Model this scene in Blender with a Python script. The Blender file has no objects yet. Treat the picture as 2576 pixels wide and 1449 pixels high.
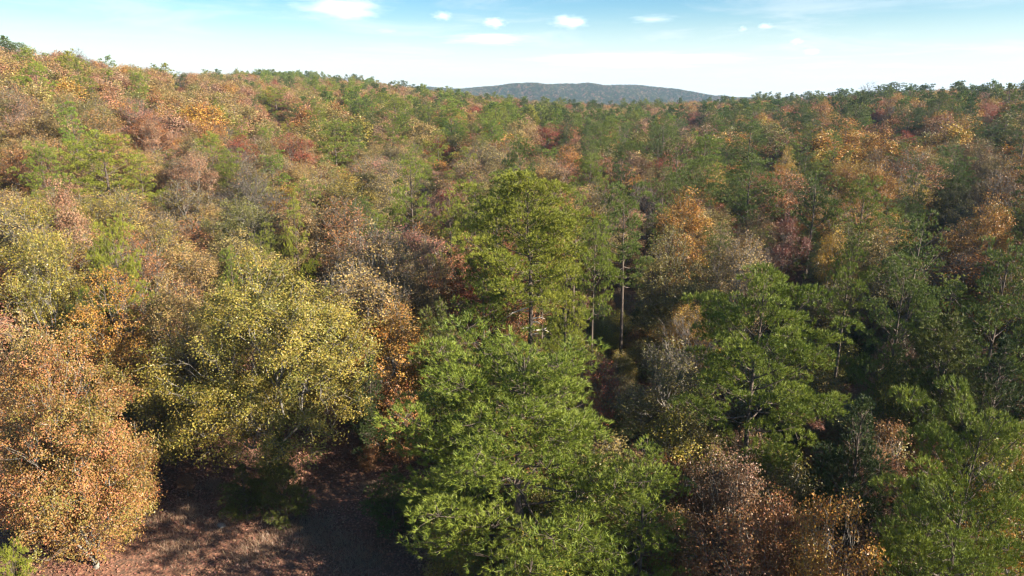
import bpy, math, random
import numpy as np
from mathutils import Vector

# ------------------------------------------------------------------ camera, sky, sun, exposure
S = bpy.context.scene
C = S.collection
F = 1741.0                      # focal length in pixels of a 2576 wide picture
CAMH = 20.0
PITCH = math.radians(15.8)
cam_d = bpy.data.cameras.new('camera'); cam = bpy.data.objects.new('camera', cam_d); C.objects.link(cam)
cam_d.sensor_width = 36.0; cam_d.lens = 36.0 * F / 2576.0
cam_d.clip_start = 0.1; cam_d.clip_end = 30000
cam.location = (0, 0, CAMH); cam.rotation_euler = (math.radians(90) - PITCH, 0, 0)
S.camera = cam
SUN_EL = math.radians(24.0)
SUN_AZ = math.radians(113.0)    # clockwise from the view direction (+Y)
S.view_settings.view_transform = 'Standard'; S.view_settings.look = 'None'
S.view_settings.gamma = 1.0; S.view_settings.use_curve_mapping = False
S.view_settings.exposure = 1.75
S.cycles.max_bounces = 6; S.cycles.diffuse_bounces = 2; S.cycles.glossy_bounces = 2
S.cycles.transmission_bounces = 4; S.cycles.volume_bounces = 6; S.cycles.transparent_max_bounces = 8
S.cycles.use_denoising = True
S.cycles.filter_width = 1.3

W = bpy.data.worlds.new('World'); S.world = W; W.use_nodes = True
def build_world():
    nt = W.node_tree; N = nt.nodes; L = nt.links
    N.clear()
    out = N.new('ShaderNodeOutputWorld'); bg = N.new('ShaderNodeBackground'); sky = N.new('ShaderNodeTexSky')
    sky.sky_type = 'NISHITA'; sky.sun_disc = False
    sky.sun_elevation = SUN_EL; sky.sun_rotation = SUN_AZ
    sky.altitude = 300; sky.air_density = 1.0; sky.dust_density = 0.3; sky.ozone_density = 2.0
    bg.inputs['Strength'].default_value = 0.049
    # thin high cloud: noise on a flat layer far above
    tc = N.new('ShaderNodeTexCoord'); sep = N.new('ShaderNodeSeparateXYZ'); L.new(tc.outputs['Generated'], sep.inputs[0])
    def M(op, a, b=None, c=None):
        n = N.new('ShaderNodeMath'); n.operation = op
        for i, v in enumerate((a, b, c)):
            if v is None: continue
            if isinstance(v, (int, float)): n.inputs[i].default_value = v
            else: L.new(v, n.inputs[i])
        return n.outputs[0]
    z = M('MAXIMUM', M('ADD', sep.outputs[2], 0.05), 0.02)
    cmb = N.new('ShaderNodeCombineXYZ')
    L.new(M('DIVIDE', sep.outputs[0], z), cmb.inputs[0]); L.new(M('DIVIDE', sep.outputs[1], z), cmb.inputs[1])
    nz = N.new('ShaderNodeTexNoise'); nz.inputs['Scale'].default_value = 0.55; nz.inputs['Detail'].default_value = 9
    nz.inputs['Roughness'].default_value = 0.62; nz.inputs['Distortion'].default_value = 0.6
    L.new(cmb.outputs[0], nz.inputs['Vector'])
    r = N.new('ShaderNodeMapRange'); r.interpolation_type = 'SMOOTHSTEP'
    r.inputs['From Min'].default_value = 0.46; r.inputs['From Max'].default_value = 0.70
    L.new(nz.outputs['Fac'], r.inputs['Value'])
    # veil that thickens towards the horizon
    veil = N.new('ShaderNodeMapRange'); veil.interpolation_type = 'SMOOTHSTEP'
    veil.inputs['From Min'].default_value = 0.115; veil.inputs['From Max'].default_value = 0.0
    veil.inputs['To Min'].default_value = 0.0; veil.inputs['To Max'].default_value = 0.85
    L.new(sep.outputs[2], veil.inputs['Value'])
    fac = M('MINIMUM', M('ADD', M('MULTIPLY', r.outputs[0], 0.4), veil.outputs[0]), 0.95)
    mix = N.new('ShaderNodeMix'); mix.data_type = 'RGBA'
    L.new(fac, mix.inputs['Factor']); hsv = N.new('ShaderNodeHueSaturation'); hsv.inputs['Saturation'].default_value = 1.5; L.new(sky.outputs[0], hsv.inputs['Color']); L.new(hsv.outputs[0], mix.inputs['A'])
    mix.inputs['B'].default_value = (6.6, 7.1, 7.3, 1)
    L.new(mix.outputs['Result'], bg.inputs['Color']); L.new(bg.outputs[0], out.inputs[0])
build_world()
sun_d = bpy.data.lights.new('sun', 'SUN'); sun = bpy.data.objects.new('sun', sun_d); C.objects.link(sun)
sun_d.energy = 5.0; sun_d.angle = math.radians(0.55); sun_d.color = (1.0, 0.90, 0.74)
sdir = Vector((math.sin(SUN_AZ) * math.cos(SUN_EL), math.cos(SUN_AZ) * math.cos(SUN_EL), math.sin(SUN_EL)))
sun.rotation_euler = sdir.to_track_quat('Z', 'Y').to_euler(); sun.location = (60, -40, 80)

# ------------------------------------------------------------------ pixel <-> place
cP, sP = math.cos(PITCH), math.sin(PITCH)
def ray(px, py):
    u = (px - 1288) / F; v = (py - 724.5) / F
    return np.array((u, cP - v * sP, -sP - v * cP))
def project(x, y, z):
    dz = z - CAMH
    dep = y * cP - dz * sP; dn = -y * sP - dz * cP
    dep = np.maximum(dep, 1e-3)
    return 1288 + F * x / dep, 724.5 + F * dn / dep

# ------------------------------------------------------------------ terrain
SKY = [(-500, 58, 230), (0, 108, 240), (160, 130, 250), (300, 157, 262), (450, 178, 330), (600, 182, 450), (720, 186, 520), (890, 197, 480),
       (1000, 212, 450), (1100, 226, 430), (1200, 238, 420), (1400, 257, 420), (1600, 260, 420), (1800, 252, 400),
       (2000, 243, 380), (2200, 231, 350), (2300, 222, 335), (2450, 218, 330), (2576, 214, 330), (3100, 200, 330)]
FAR = [(-500, 224), (900, 224), (1120, 223), (1250, 221), (1350, 211), (1450, 216), (1480, 212), (1600, 218), (1700, 229), (1800, 245), (1850, 252), (2600, 262)]
def azel(px, py):
    d = ray(px, py); return math.atan2(d[0], d[1]), d[2] / math.hypot(d[0], d[1])
TREE_H = 11.0
_az, _zr, _rr = [], [], []
for px, py, R in SKY:
    a, t = azel(px, py); _az.append(a); _zr.append(CAMH + R * t - TREE_H); _rr.append(R)
_fa, _fz = [], []
FAR_R = 1950.0
for px, py in FAR:
    a, t = azel(px, py); _fa.append(a); _fz.append(CAMH + FAR_R * t - 9.0)
def sstep(a, b, x):
    t = np.clip((x - a) / (b - a), 0, 1); return t * t * (3 - 2 * t)
def ground_z(x, y):
    x = np.asarray(x, float); y = np.asarray(y, float)
    r = np.hypot(x, y); a = np.arctan2(x, y)
    fade = 1 - sstep(1.2, 2.6, np.abs(a)) * 0.85
    zr = np.interp(a, _az, _zr) * fade; R = np.interp(a, _az, _rr)
    t = np.clip((r - 28) / (R - 28), 0, 1)
    z = zr * np.power(t, 0.85)
    back = np.clip(r - R, 0, None)
    z = z - np.minimum(back * 0.16, 45) * sstep(0, 60, back)
    zf = np.interp(a, _fa, _fz)
    k = sstep(1150, FAR_R, r) * (1 - 0.6 * sstep(FAR_R, 2900, r)) * (np.abs(a) < 1.2)
    z = z * (1 - k) + zf * k
    z = z + k * (5 * np.sin(x * .013 + 1) * np.sin(y * .008) + 3.5 * np.sin(x * .031 + y * .011))
    z = z + 0.22 * np.sin(x * 0.31 + 1.0) * np.sin(y * 0.27) + 0.12 * np.sin(x * 0.83 - y * 0.6)
    return z

# ------------------------------------------------------------------ materials
def new_mat(name):
    m = bpy.data.materials.new(name); m.use_nodes = True
    return m, m.node_tree.nodes, m.node_tree.links
def leaf_material(name, rough, transl, hue_var, val_lo, val_hi, spec=0.35):
    m, N, L = new_mat(name); N.clear()
    out = N.new('ShaderNodeOutputMaterial')
    def attr(n, kind):
        a = N.new('ShaderNodeAttribute'); a.attribute_name = n; a.attribute_type = kind; return a
    t1, t2, cl, lr = attr('tint', 'INSTANCER'), attr('tint2', 'INSTANCER'), attr('clump', 'GEOMETRY'), attr('leafr', 'GEOMETRY')
    mx = N.new('ShaderNodeMix'); mx.data_type = 'RGBA'
    L.new(cl.outputs['Fac'], mx.inputs['Factor']); L.new(t1.outputs['Color'], mx.inputs['A']); L.new(t2.outputs['Color'], mx.inputs['B'])
    hs = N.new('ShaderNodeHueSaturation')
    def rng_map(src, lo, hi):
        r = N.new('ShaderNodeMapRange'); r.inputs['To Min'].default_value = lo; r.inputs['To Max'].default_value = hi
        L.new(src, r.inputs['Value']); return r.outputs[0]
    L.new(rng_map(lr.outputs['Fac'], 0.5 - hue_var, 0.5 + hue_var), hs.inputs['Hue'])
    wn = N.new('ShaderNodeTexWhiteNoise'); wn.noise_dimensions = '1D'; L.new(lr.outputs['Fac'], wn.inputs['W'])
    L.new(rng_map(wn.outputs['Value'], val_lo, val_hi), hs.inputs['Value'])
    L.new(mx.outputs['Result'], hs.inputs['Color'])
    p = N.new('ShaderNodeBsdfPrincipled'); p.inputs['Roughness'].default_value = rough
    p.inputs['Specular IOR Level'].default_value = spec
    tr = N.new('ShaderNodeBsdfTranslucent')
    L.new(hs.outputs['Color'], p.inputs['Base Color']); L.new(hs.outputs['Color'], tr.inputs['Color'])
    ms = N.new('ShaderNodeMixShader'); ms.inputs[0].default_value = transl
    L.new(p.outputs[0], ms.inputs[1]); L.new(tr.outputs[0], ms.inputs[2]); L.new(ms.outputs[0], out.inputs[0])
    return m
def bark_material(name, c1, c2, scale):
    m, N, L = new_mat(name); p = N['Principled BSDF']; p.inputs['Roughness'].default_value = 0.9
    tc = N.new('ShaderNodeTexCoord'); mp = N.new('ShaderNodeMapping'); mp.inputs['Scale'].default_value = (1, 1, 0.25)
    nz = N.new('ShaderNodeTexNoise'); nz.inputs['Scale'].default_value = scale; nz.inputs['Detail'].default_value = 5
    rp = N.new('ShaderNodeValToRGB'); rp.color_ramp.elements[0].color = (*c1, 1); rp.color_ramp.elements[1].color = (*c2, 1)
    rp.color_ramp.elements[0].position = 0.35; rp.color_ramp.elements[1].position = 0.66
    L.new(tc.outputs['Object'], mp.inputs[0]); L.new(mp.outputs[0], nz.inputs['Vector']); L.new(nz.outputs['Fac'], rp.inputs[0]); L.new(rp.outputs[0], p.inputs['Base Color'])
    bp = N.new('ShaderNodeBump'); bp.inputs['Strength'].default_value = 0.5; bp.inputs['Distance'].default_value = 0.03
    L.new(nz.outputs['Fac'], bp.inputs['Height']); L.new(bp.outputs[0], p.inputs['Normal'])
    return m
M_LEAF = leaf_material('autumn_leaf', 0.42, 0.22, 0.022, 0.72, 1.26, 0.4)
M_NEEDLE = leaf_material('pine_needle', 0.5, 0.10, 0.014, 0.68, 1.32, 0.3)
M_OAKBARK = bark_material('oak_bark', (0.075, 0.065, 0.055), (0.27, 0.24, 0.20), 7)
M_PINEBARK = bark_material('pine_bark', (0.045, 0.034, 0.028), (0.15, 0.11, 0.085), 6)
M_DEADWOOD = bark_material('dead_wood', (0.38, 0.33, 0.28), (0.62, 0.55, 0.47), 9)
M_TWIG = bark_material('twig', (0.06, 0.05, 0.042), (0.16, 0.132, 0.11), 12)

# ------------------------------------------------------------------ mesh helpers
def make_mesh(name, V, parts, mats, attrs=None, smooth=None):
    """parts: list of (faces array n x k, material index, smooth)"""
    me = bpy.data.meshes.new(name)
    V = np.ascontiguousarray(V, np.float32)
    loops = np.concatenate([p[0].ravel() for p in parts]).astype(np.int32)
    tot = np.concatenate([np.full(len(p[0]), p[0].shape[1], np.int32) for p in parts])
    start = np.concatenate(([0], np.cumsum(tot)[:-1])).astype(np.int32)
    me.vertices.add(len(V)); me.vertices.foreach_set('co', V.ravel())
    me.loops.add(len(loops)); me.loops.foreach_set('vertex_index', loops)
    me.polygons.add(len(tot)); me.polygons.foreach_set('loop_start', start); me.polygons.foreach_set('loop_total', tot)
    me.polygons.foreach_set('material_index', np.concatenate([np.full(len(p[0]), p[1], np.int32) for p in parts]))
    me.polygons.foreach_set('use_smooth', np.concatenate([np.full(len(p[0]), bool(p[2])) for p in parts]))
    for m in mats: me.materials.append(m)
    for k, v in (attrs or {}).items():
        a = me.attributes.new(k, 'FLOAT', 'FACE'); a.data.foreach_set('value', np.ascontiguousarray(v, np.float32))
    me.update(calc_edges=True)
    return me
def norm(v): return v / np.maximum(np.linalg.norm(v, axis=-1, keepdims=True), 1e-9)
class Wood:
    """collects tapered tubes as one mesh"""
    def __init__(s): s.V = []; s.F = []; s.n = 0
    def add(s, P, R, n=5):
        P = np.asarray(P, float); R = np.asarray(R, float)
        if P.ndim == 2: P = P[None]; R = R[None]
        B, K, _ = P.shape
        T = norm(np.gradient(P, axis=1))
        ref = np.where(np.abs(T[:, :1, 2:3]) > 0.8, np.array([[[1., 0, 0]]]), np.array([[[0, 0, 1.]]]))
        U = norm(np.cross(T, ref)); Vv = np.cross(T, U)
        ang = np.arange(n) * 2 * math.pi / n
        ring = P[:, :, None] + R[:, :, None, None] * (np.cos(ang)[None, None, :, None] * U[:, :, None] + np.sin(ang)[None, None, :, None] * Vv[:, :, None])
        s.V.append(ring.reshape(-1, 3))
        b = np.arange(B)[:, None, None] * K * n; k = np.arange(K - 1)[None, :, None] * n; i = np.arange(n)[None, None, :]; j = (i + 1) % n
        q = np.stack([b + k + i, b + k + j, b + k + n + j, b + k + n + i], -1).reshape(-1, 4)
        s.F.append(q + s.n); s.n += B * K * n
    def arrays(s): return np.concatenate(s.V), np.concatenate(s.F)
    def mesh(s, name, mat):
        V, Fq = s.arrays(); return make_mesh(name, V, [(Fq, 0, True)], [mat])
def leaf_quads(rng, pos, ln, wd, up=0.7, cn=None):
    n = len(pos)
    nrm = rng.normal(size=(n, 3)) * (1.0 if cn is None else 0.42); nrm[:, 2] += up if cn is None else 0
    if cn is not None: nrm += cn
    nrm = norm(nrm)
    d = norm(np.cross(nrm, rng.normal(size=(n, 3)))); d[:, 2] -= 0.25; d = norm(d)
    s = norm(np.cross(nrm, d)); nn = np.cross(d, s)
    L_ = (ln * rng.uniform(0.7, 1.25, n))[:, None]; W_ = L_ * wd
    fold = nn * W_ * 0.22
    V = np.stack([pos, pos + d * L_ * 0.55 + s * W_ * 0.5 + fold, pos + d * L_, pos + d * L_ * 0.55 - s * W_ * 0.5 + fold], 1)
    return V.reshape(-1, 3), np.arange(n * 4).reshape(n, 4)
def blades(rng, pos, dr, per, ln, wd, spread=0.62):
    n = len(pos)
    d = np.repeat(norm(dr), per, 0) * 0.8 + rng.normal(size=(n * per, 3)) * spread; d[:, 2] += 0.12; d = norm(d)
    p = np.repeat(pos, per, 0) - np.repeat(norm(dr), per, 0) * rng.uniform(0, 0.6, (n * per, 1)) * ln
    s = norm(np.cross(d, rng.normal(size=d.shape)))
    L_ = (ln * rng.uniform(0.75, 1.2, n * per))[:, None]
    V = np.stack([p - s * wd * 0.5, p + s * wd * 0.5, p + d * L_], 1)
    return V.reshape(-1, 3), np.arange(n * per * 3).reshape(-1, 3)

# ------------------------------------------------------------------ tree generators: each returns (wood, V, faces, clump, leafr)
def oak_shape(seed, H=11.0, Wd=7.0, tips=640, leaves=15, leaf=0.118, base=0.2, clump_r=0.21, stems=1, lean=0.0, twigs=0, rbase=0.0125, drop=0.0, lobes=11, skirt=0):
    rng = np.random.default_rng(seed)
    wood = Wood()
    cz = H * (base + 1.0) / 2 + 0.02 * H; hz = H * (1 - base) / 2
    # uneven envelope made of lobes
    P = []
    cs, rs = [], []
    for i in range(lobes):
        th = i * 2.4 + rng.uniform(-.4, .4); u = rng.uniform(-0.98, 0.8)
        q = math.sqrt(max(0.25, 1 - u * u)) * rng.uniform(0.36, 0.70)
        cs.append((q * math.cos(th) * Wd / 2, q * math.sin(th) * Wd / 2, cz + u * hz * 0.66))
        rs.append((rng.uniform(0.27, 0.46) * Wd / 2, rng.uniform(0.22, 0.36) * hz))
    cs.append((0, 0, cz + hz * 0.6)); rs.append((Wd * 0.2, hz * 0.4))
    for i in range(skirt):
        th = i * 6.283 / skirt + rng.uniform(-.3, .3); q = rng.uniform(.42, .68)
        cs.append((q * math.cos(th) * Wd / 2, q * math.sin(th) * Wd / 2, H * rng.uniform(.24, .36))); rs.append((rng.uniform(.26, .38) * Wd / 2, rng.uniform(.09, .15) * H))
    cs = np.array(cs); rs = np.array(rs)
    while len(P) < tips:
        if rng.random() < .15:
            v = norm(rng.normal(size=3)) * rng.random() ** .42
            P.append(np.array((v[0] * Wd * .46, v[1] * Wd * .46, cz - .06 * H + v[2] * hz * .95))); continue
        i = rng.integers(len(cs)); v = norm(rng.normal(size=3)); v[2] = abs(v[2]) if rng.random() < 0.55 else v[2]
        p = cs[i] + v * np.array([rs[i][0], rs[i][0], rs[i][1]]) * rng.random() ** 0.22
        inside = (((p - cs) / np.stack([rs[:, 0], rs[:, 0], rs[:, 1]], 1)) ** 2).sum(1) < 0.5
        if inside.sum() > 1 and rng.random() < 0.6: continue
        if p[2] > base * H * 0.8: P.append(p)
    P = np.array(P)
    P[:, 2] *= H / P[:, 2].max()
    segs = []          # (p0, p1, r0, r1)
    r_all = H * rbase
    tipdir = np.zeros_like(P)
    def rad(n): return max(r_all * (n / tips) ** 0.46, 0.009)
    def grow(p, idx, level, d_in):
        n = len(idx)
        if n <= 3:
            for i in idx:
                segs.append((p, P[i], min(rad(1) * 1.5, 0.02), 0.007)); tipdir[i] = norm(P[i] - p)
            return
        k = min(n, 5 if level == 0 else (4 if level < 3 else 3))
        c = P[rng.choice(idx, k, replace=False)]
        for _ in range(4):
            a = ((P[idx][:, None] - c[None]) ** 2).sum(2).argmin(1)
            c = np.array([P[idx][a == j].mean(0) if (a == j).any() else c[j] for j in range(k)])
        for j in range(k):
            sub = idx[a == j]
            if len(sub) == 0: continue
            f = (0.42, 0.5, 0.55, 0.6, 0.65)[min(level, 4)]
            q = p + (c[j] - p) * f
            q = q + rng.normal(size=3) * np.linalg.norm(q - p) * 0.13
            segs.append((p, q, rad(len(sub)) * 1.12, rad(len(sub)) * 0.9))
            grow(q, sub, level + 1, q - p)
    groups = [np.arange(tips)]
    if stems > 1:
        th = np.arctan2(P[:, 1], P[:, 0]); groups = [np.where((th >= -math.pi + 2 * math.pi * i / stems) & (th < -math.pi + 2 * math.pi * (i + 1) / stems))[0] for i in range(stems)]
    for gi, g in enumerate(groups):
        if len(g) == 0: continue
        cg = P[g].mean(0)
        top = np.array((cg[0] * 0.35 + lean, cg[1] * 0.35, H * base * 1.15))
        b0 = np.array((0.12 * gi, 0.08 * gi, -0.15))
        t = np.linspace(0, 1, 6)[:, None]
        path = b0 + (top - b0) * t + np.sin(t * 5 + seed) * np.array((0.06, 0.05, 0)) * t
        R = np.linspace(rad(len(g)) * 1.35, rad(len(g)) * 1.0, 6); R[0] *= 1.35
        wood.add(path, R, 8)
        grow(path[-1], g, 0, top)
    big = [s for s in segs if s[2] > 0.03]; small = [s for s in segs if s[2] <= 0.03]
    for lst, n in ((big, 5), (small, 3)):
        if not lst: continue
        a = np.array([s[0] for s in lst]); b = np.array([s[1] for s in lst])
        ra = np.array([s[2] for s in lst]); rb = np.array([s[3] for s in lst])
        ln = np.linalg.norm(b - a, axis=1, keepdims=True)
        m1 = a + (b - a) * 0.35 + rng.normal(size=a.shape) * ln * 0.06; m2 = a + (b - a) * 0.7 + rng.normal(size=a.shape) * ln * 0.06
        m2[:, 2] += ln[:, 0] * 0.03
        wood.add(np.stack([a, m1, m2, b], 1), np.stack([ra, ra * .66 + rb * .34, ra * .33 + rb * .67, rb], 1), n)
    if twigs:
        n = len(P); a = np.repeat(P, twigs, 0); d = np.repeat(tipdir, twigs, 0) + rng.normal(size=(n * twigs, 3)) * 0.6
        d = norm(d) * rng.uniform(0.25, 0.75, (n * twigs, 1)); st = a - np.repeat(tipdir, twigs, 0) * rng.uniform(0, .5, (n * twigs, 1))
        tw = Wood(); tw.add(np.stack([st, st + d * .5 + rng.normal(size=d.shape) * .03, st + d], 1), np.tile((0.013, 0.009, 0.004), (n * twigs, 1)), 3)
    else: tw = None
    if leaves:
        keep = rng.random(len(P)) >= drop
        Q = P[keep]; D = tipdir[keep]
        n = len(Q)
        cnt = np.maximum(1, rng.poisson(leaves, n))
        pos = np.repeat(Q, cnt, 0); dd = np.repeat(D, cnt, 0)
        off = rng.normal(size=pos.shape) * clump_r * np.array((1, 1, .72)); off -= dd * rng.uniform(0, clump_r * 1.6, (len(pos), 1))
        ctr = np.array((0, 0, cz - .15 * H))
        cn = norm(norm(Q - ctr) * .8 + np.array((0, 0, .45)) + rng.normal(size=Q.shape) * .45)
        V, Fq = leaf_quads(rng, pos + off, leaf, 0.66, 0.75, np.repeat(cn, cnt, 0))
        hgt = (Q[:, 2] / H); base_cl = np.clip(rng.beta(1.2, 1.2, n) * 0.75 + rng.normal(size=n) * .06 + 0.26 * np.sin(Q[:, 0] * 1.1 + seed) * np.sin(Q[:, 2] * .9 + Q[:, 1]) + .1, 0, 1)
        cl = np.clip(np.repeat(base_cl, cnt) + rng.normal(size=len(pos)) * .16, 0, 1); lr = rng.random(len(pos))
    else:
        V = np.zeros((0, 3)); Fq = np.zeros((0, 4), int); cl = lr = np.zeros(0)
    return dict(wood=wood, tw=tw, V=V, F=Fq, cl=cl, lr=lr, H=H, W=Wd)
def pine_shape(seed, H=12.0, Wd=6.0, cb=0.3, limbs=52, per=12, ln=0.17, wd=0.024, dens=1.0, gap=0.1, bend=0.25, up_top=58, up_low=2, peak=0.28, tip=0.55, pads=3, flat=0.6, cedar=False):
    """leader with limbs; foliage as tufts of needles over rounded sprays along the outer limbs"""
    rng = np.random.default_rng(seed); per += 5
    wood = Wood()
    K = 14; t = np.linspace(0, 1, K)
    ax, ay = rng.uniform(-1, 1, 2) * bend; ph = rng.uniform(0, 6)
    tx = ax * np.sin(t * 3.2 + ph) * t + bend * .5 * np.sin(t * 7 + ph) * t; ty = ay * np.sin(t * 2.7 + ph * 2) * t
    path = np.stack([tx, ty, t * H * 0.985 - 0.1], 1)
    r0 = H * 0.0122 + 0.02
    R = r0 * (1 - t) ** 0.85 + 0.014; R[0] *= 1.25
    wood.add(path, R, 8)
    tp, td, tc = [], [], []
    def at(tt): return np.array([np.interp(tt, t, path[:, i]) for i in range(3)])
    az = rng.uniform(0, 6)
    bl, bl2 = [], []
    asym = rng.uniform(0, 6); lump = rng.uniform(0, 6, 3)
    for i in range(limbs):
        s = ((i + rng.uniform(0, 1)) / limbs) ** 0.92
        az += 2.4 + rng.uniform(-.6, .6)
        if rng.random() < gap and s < 0.85: continue
        tt = cb + (0.985 - cb) * s
        if s < peak: prof = 0.62 + 0.38 * math.sin(s / peak * math.pi / 2)
        else: prof = max(0.0, 1 - ((s - peak) / (1 - peak)) ** (2 if tip > .5 else 1.25)) ** tip
        prof = prof * 0.93 + 0.05
        lumpy = 1 + 0.20 * math.sin(az * 2 + lump[0] + s * 9) + 0.12 * math.sin(s * 17 + lump[1])
        Lb = max(0.28, Wd / 2 * prof * rng.uniform(0.66, 1.1) * lumpy * (1 + 0.14 * math.cos(az - asym)))
        el = math.radians(up_low + (up_top - up_low) * s ** 1.2 + rng.uniform(-10, 10))
        h = np.array((math.cos(az), math.sin(az), 0)); k = np.linspace(0, 1, 6)
        lat = np.array((-h[1], h[0], 0)); side = lat * rng.uniform(-.2, .2)
        curve = k[:, None] * Lb * (h * math.cos(el) + np.array((0, 0, math.sin(el)))) + (k ** 2)[:, None] * side * Lb
        curve[:, 2] += Lb * (0.14 * k ** 2.2 - 0.10 * np.sin(k * math.pi) * (1 - s))
        p = at(tt) + curve
        rb = min(0.45 * np.interp(tt, t, R), 0.012 + 0.012 * Lb)
        bl.append((p, np.linspace(rb, 0.009, 6)))
        np_ = max(1, min(pads, int(Lb / .55)))
        for j in range(np_):
            q = 1.0 - (j + rng.uniform(-.2, .3)) * 0.62 / max(np_, 2) if j else 1.0
            q = min(max(q, .3), 1)
            c = np.array([np.interp(q, k, p[:, a_]) for a_ in range(3)])
            if j: c = c + lat * (1 if (j + i) % 2 else -1) * Lb * rng.uniform(.10, .30) * (1.25 - q) * 1.6
            rad = np.clip(Lb * rng.uniform(.20, .34), .24, .85)
            n = max(4, int(rad * rad * 76 * dens))
            v = norm(rng.normal(size=(n, 3))); v[:, 2] = np.where(rng.random(n) < .88, np.abs(v[:, 2]), v[:, 2])
            rr = rng.uniform(.72, 1.08, n)[:, None]
            o = v * rr * rad * np.array((1, 1, flat)) + h * v[:, :1] * 0
            o += (h * rad * .25)[None] * np.abs(v @ h)[:, None]
            pos = c + o
            d = norm(v * .75 + h * .35 + np.array((0, 0, .55)) + rng.normal(size=v.shape) * .22)
            tp.append(pos); td.append(d); tc.append(np.full(n, rng.random()))
            p0 = np.array([np.interp(max(q - .25, .12), k, p[:, a_]) for a_ in range(3)])
            bl2.append((p0, (p0 + c) / 2 + rng.normal(size=3) * .04, c))
            for m in rng.choice(n, min(n, 5), replace=False): bl2.append((c, (c + pos[m]) / 2 + rng.normal(size=3) * .03, pos[m]))
    tp.append(path[-1:] + rng.normal(size=(14, 3)) * (.16, .16, .22)); td.append(norm(rng.normal(size=(14, 3)) * .4 + (0, 0, 1))); tc.append(np.full(14, .8))
    wood.add(np.array([b[0] for b in bl]), np.array([b[1] for b in bl]), 5)
    a = np.array(bl2); wood.add(a, np.tile((0.014, 0.010, 0.006), (len(a), 1)), 3)
    tp = np.concatenate(tp); td = np.concatenate(td); tc = np.concatenate(tc)
    V, Ft = blades(rng, tp, td, per, ln * 1.08, wd, 0.42 if not cedar else 0.36)
    n = len(tp)
    cl = np.clip(.7 * tc + .3 * rng.random(n), 0, 1); cl = np.repeat(cl, per); lr = rng.random(n * per)
    return dict(wood=wood, tw=None, V=V, F=Ft, cl=cl, lr=lr, H=H, W=Wd, path=path, tp=tp, td=td)

LEAFMAT = {'oak': (M_OAKBARK, M_LEAF), 'pine': (M_PINEBARK, M_NEEDLE), 'cedar': (M_PINEBARK, M_NEEDLE), 'bare': (M_TWIG, M_LEAF)}
class Variant:
    def __init__(s, kind, sh):
        s.kind = kind; s.sh = sh
        pts = sh['V'] if len(sh['V']) else sh['tw'].arrays()[0]
        s.H = float(np.percentile(pts[:, 2], 99.8)); s.W = 2 * float(np.percentile(np.hypot(pts[:, 0], pts[:, 1]), 96)); s._parts = None; s._one = None
    def parts(s):
        if s._parts is None:
            bark, leaf = LEAFMAT[s.kind]; sh = s.sh
            tr = sh['wood'].mesh('trunk', bark)
            if sh['tw'] is not None and len(sh['F']):
                Vt, Fq = sh['tw'].arrays(); n = len(sh['V'])
                cr = make_mesh('crown', np.concatenate([sh['V'], Vt]), [(sh['F'], 0, False), (Fq + n, 1, True)], [leaf, M_TWIG],
                               dict(clump=np.concatenate([sh['cl'], np.zeros(len(Fq))]), leafr=np.concatenate([sh['lr'], np.zeros(len(Fq))])))
            elif sh['tw'] is not None: cr = sh['tw'].mesh('crown', M_TWIG)
            else: cr = make_mesh('crown', sh['V'], [(sh['F'], 0, False)], [leaf], dict(clump=sh['cl'], leafr=sh['lr']))
            s._parts = (tr, cr)
        return s._parts
    def one(s):
        if s._one is None:
            bark, leaf = LEAFMAT[s.kind]; sh = s.sh
            Vw, Fw = sh['wood'].arrays(); V = [Vw]; parts = [(Fw, 0, True)]; n = len(Vw); cl = [np.zeros(len(Fw))]; lr = [np.zeros(len(Fw))]
            if sh['tw'] is not None:
                Vt, Ft = sh['tw'].arrays(); V.append(Vt); parts.append((Ft + n, 0, True)); n += len(Vt); cl.append(np.zeros(len(Ft))); lr.append(np.zeros(len(Ft)))
            if len(sh['F']):
                V.append(sh['V']); parts.append((sh['F'] + n, 1, False)); cl.append(sh['cl']); lr.append(sh['lr'])
            s._one = make_mesh('tree', np.concatenate(V), parts, [bark, leaf], dict(clump=np.concatenate(cl), leafr=np.concatenate(lr)))
        return s._one

VAR = {}
def var(key, kind, sh): VAR[key] = Variant(kind, sh)
for i in range(6): var(f'oak{i}', 'oak', oak_shape(100 + i, 11, (6.6, 7.4, 6.0, 7.8, 7.0, 6.4)[i], 640, 32, twigs=1, skirt=4, base=(.18, .14, .22, .16, .12, .2)[i]))
for i in range(3): var(f'oaksparse{i}', 'oak', oak_shape(130 + i, 10, 6.4, 560, 17, base=.2, twigs=2, drop=.12))
for i in range(3): var(f'bare{i}', 'bare', oak_shape(140 + i, 10.5, 6.2, 420, 3 if i else 1.5, base=.22, twigs=3, drop=.4, rbase=.0105))
for i in range(3): var(f'bush{i}', 'oak', oak_shape(150 + i, 5, 4.6, 380, 26, leaf=.11, base=.03, stems=3, clump_r=.22, rbase=.009, lobes=8, skirt=4))
for i in range(7): var(f'pine{i}', 'pine', pine_shape(200 + i, 12, (5.6, 6.4, 5.8, 7.0, 5.0, 6.4, 5.6)[i], (.24, .18, .30, .22, .36, .12, .26)[i], (38, 42, 36, 42, 34, 50, 38)[i], peak=(.25, .3, .35, .3, .4, .15, .3)[i], tip=(.6, .55, .6, .52, .6, .8, .6)[i]))
for i in range(3): var(f'cedar{i}', 'cedar', pine_shape(230 + i, 8, (3.6, 3.2, 4.2)[i], .04, 90, per=9, ln=.15, wd=.024, dens=2.2, gap=.02, bend=.1, up_top=70, up_low=22, peak=.1, tip=.85, pads=3, flat=.9, cedar=True))
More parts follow.
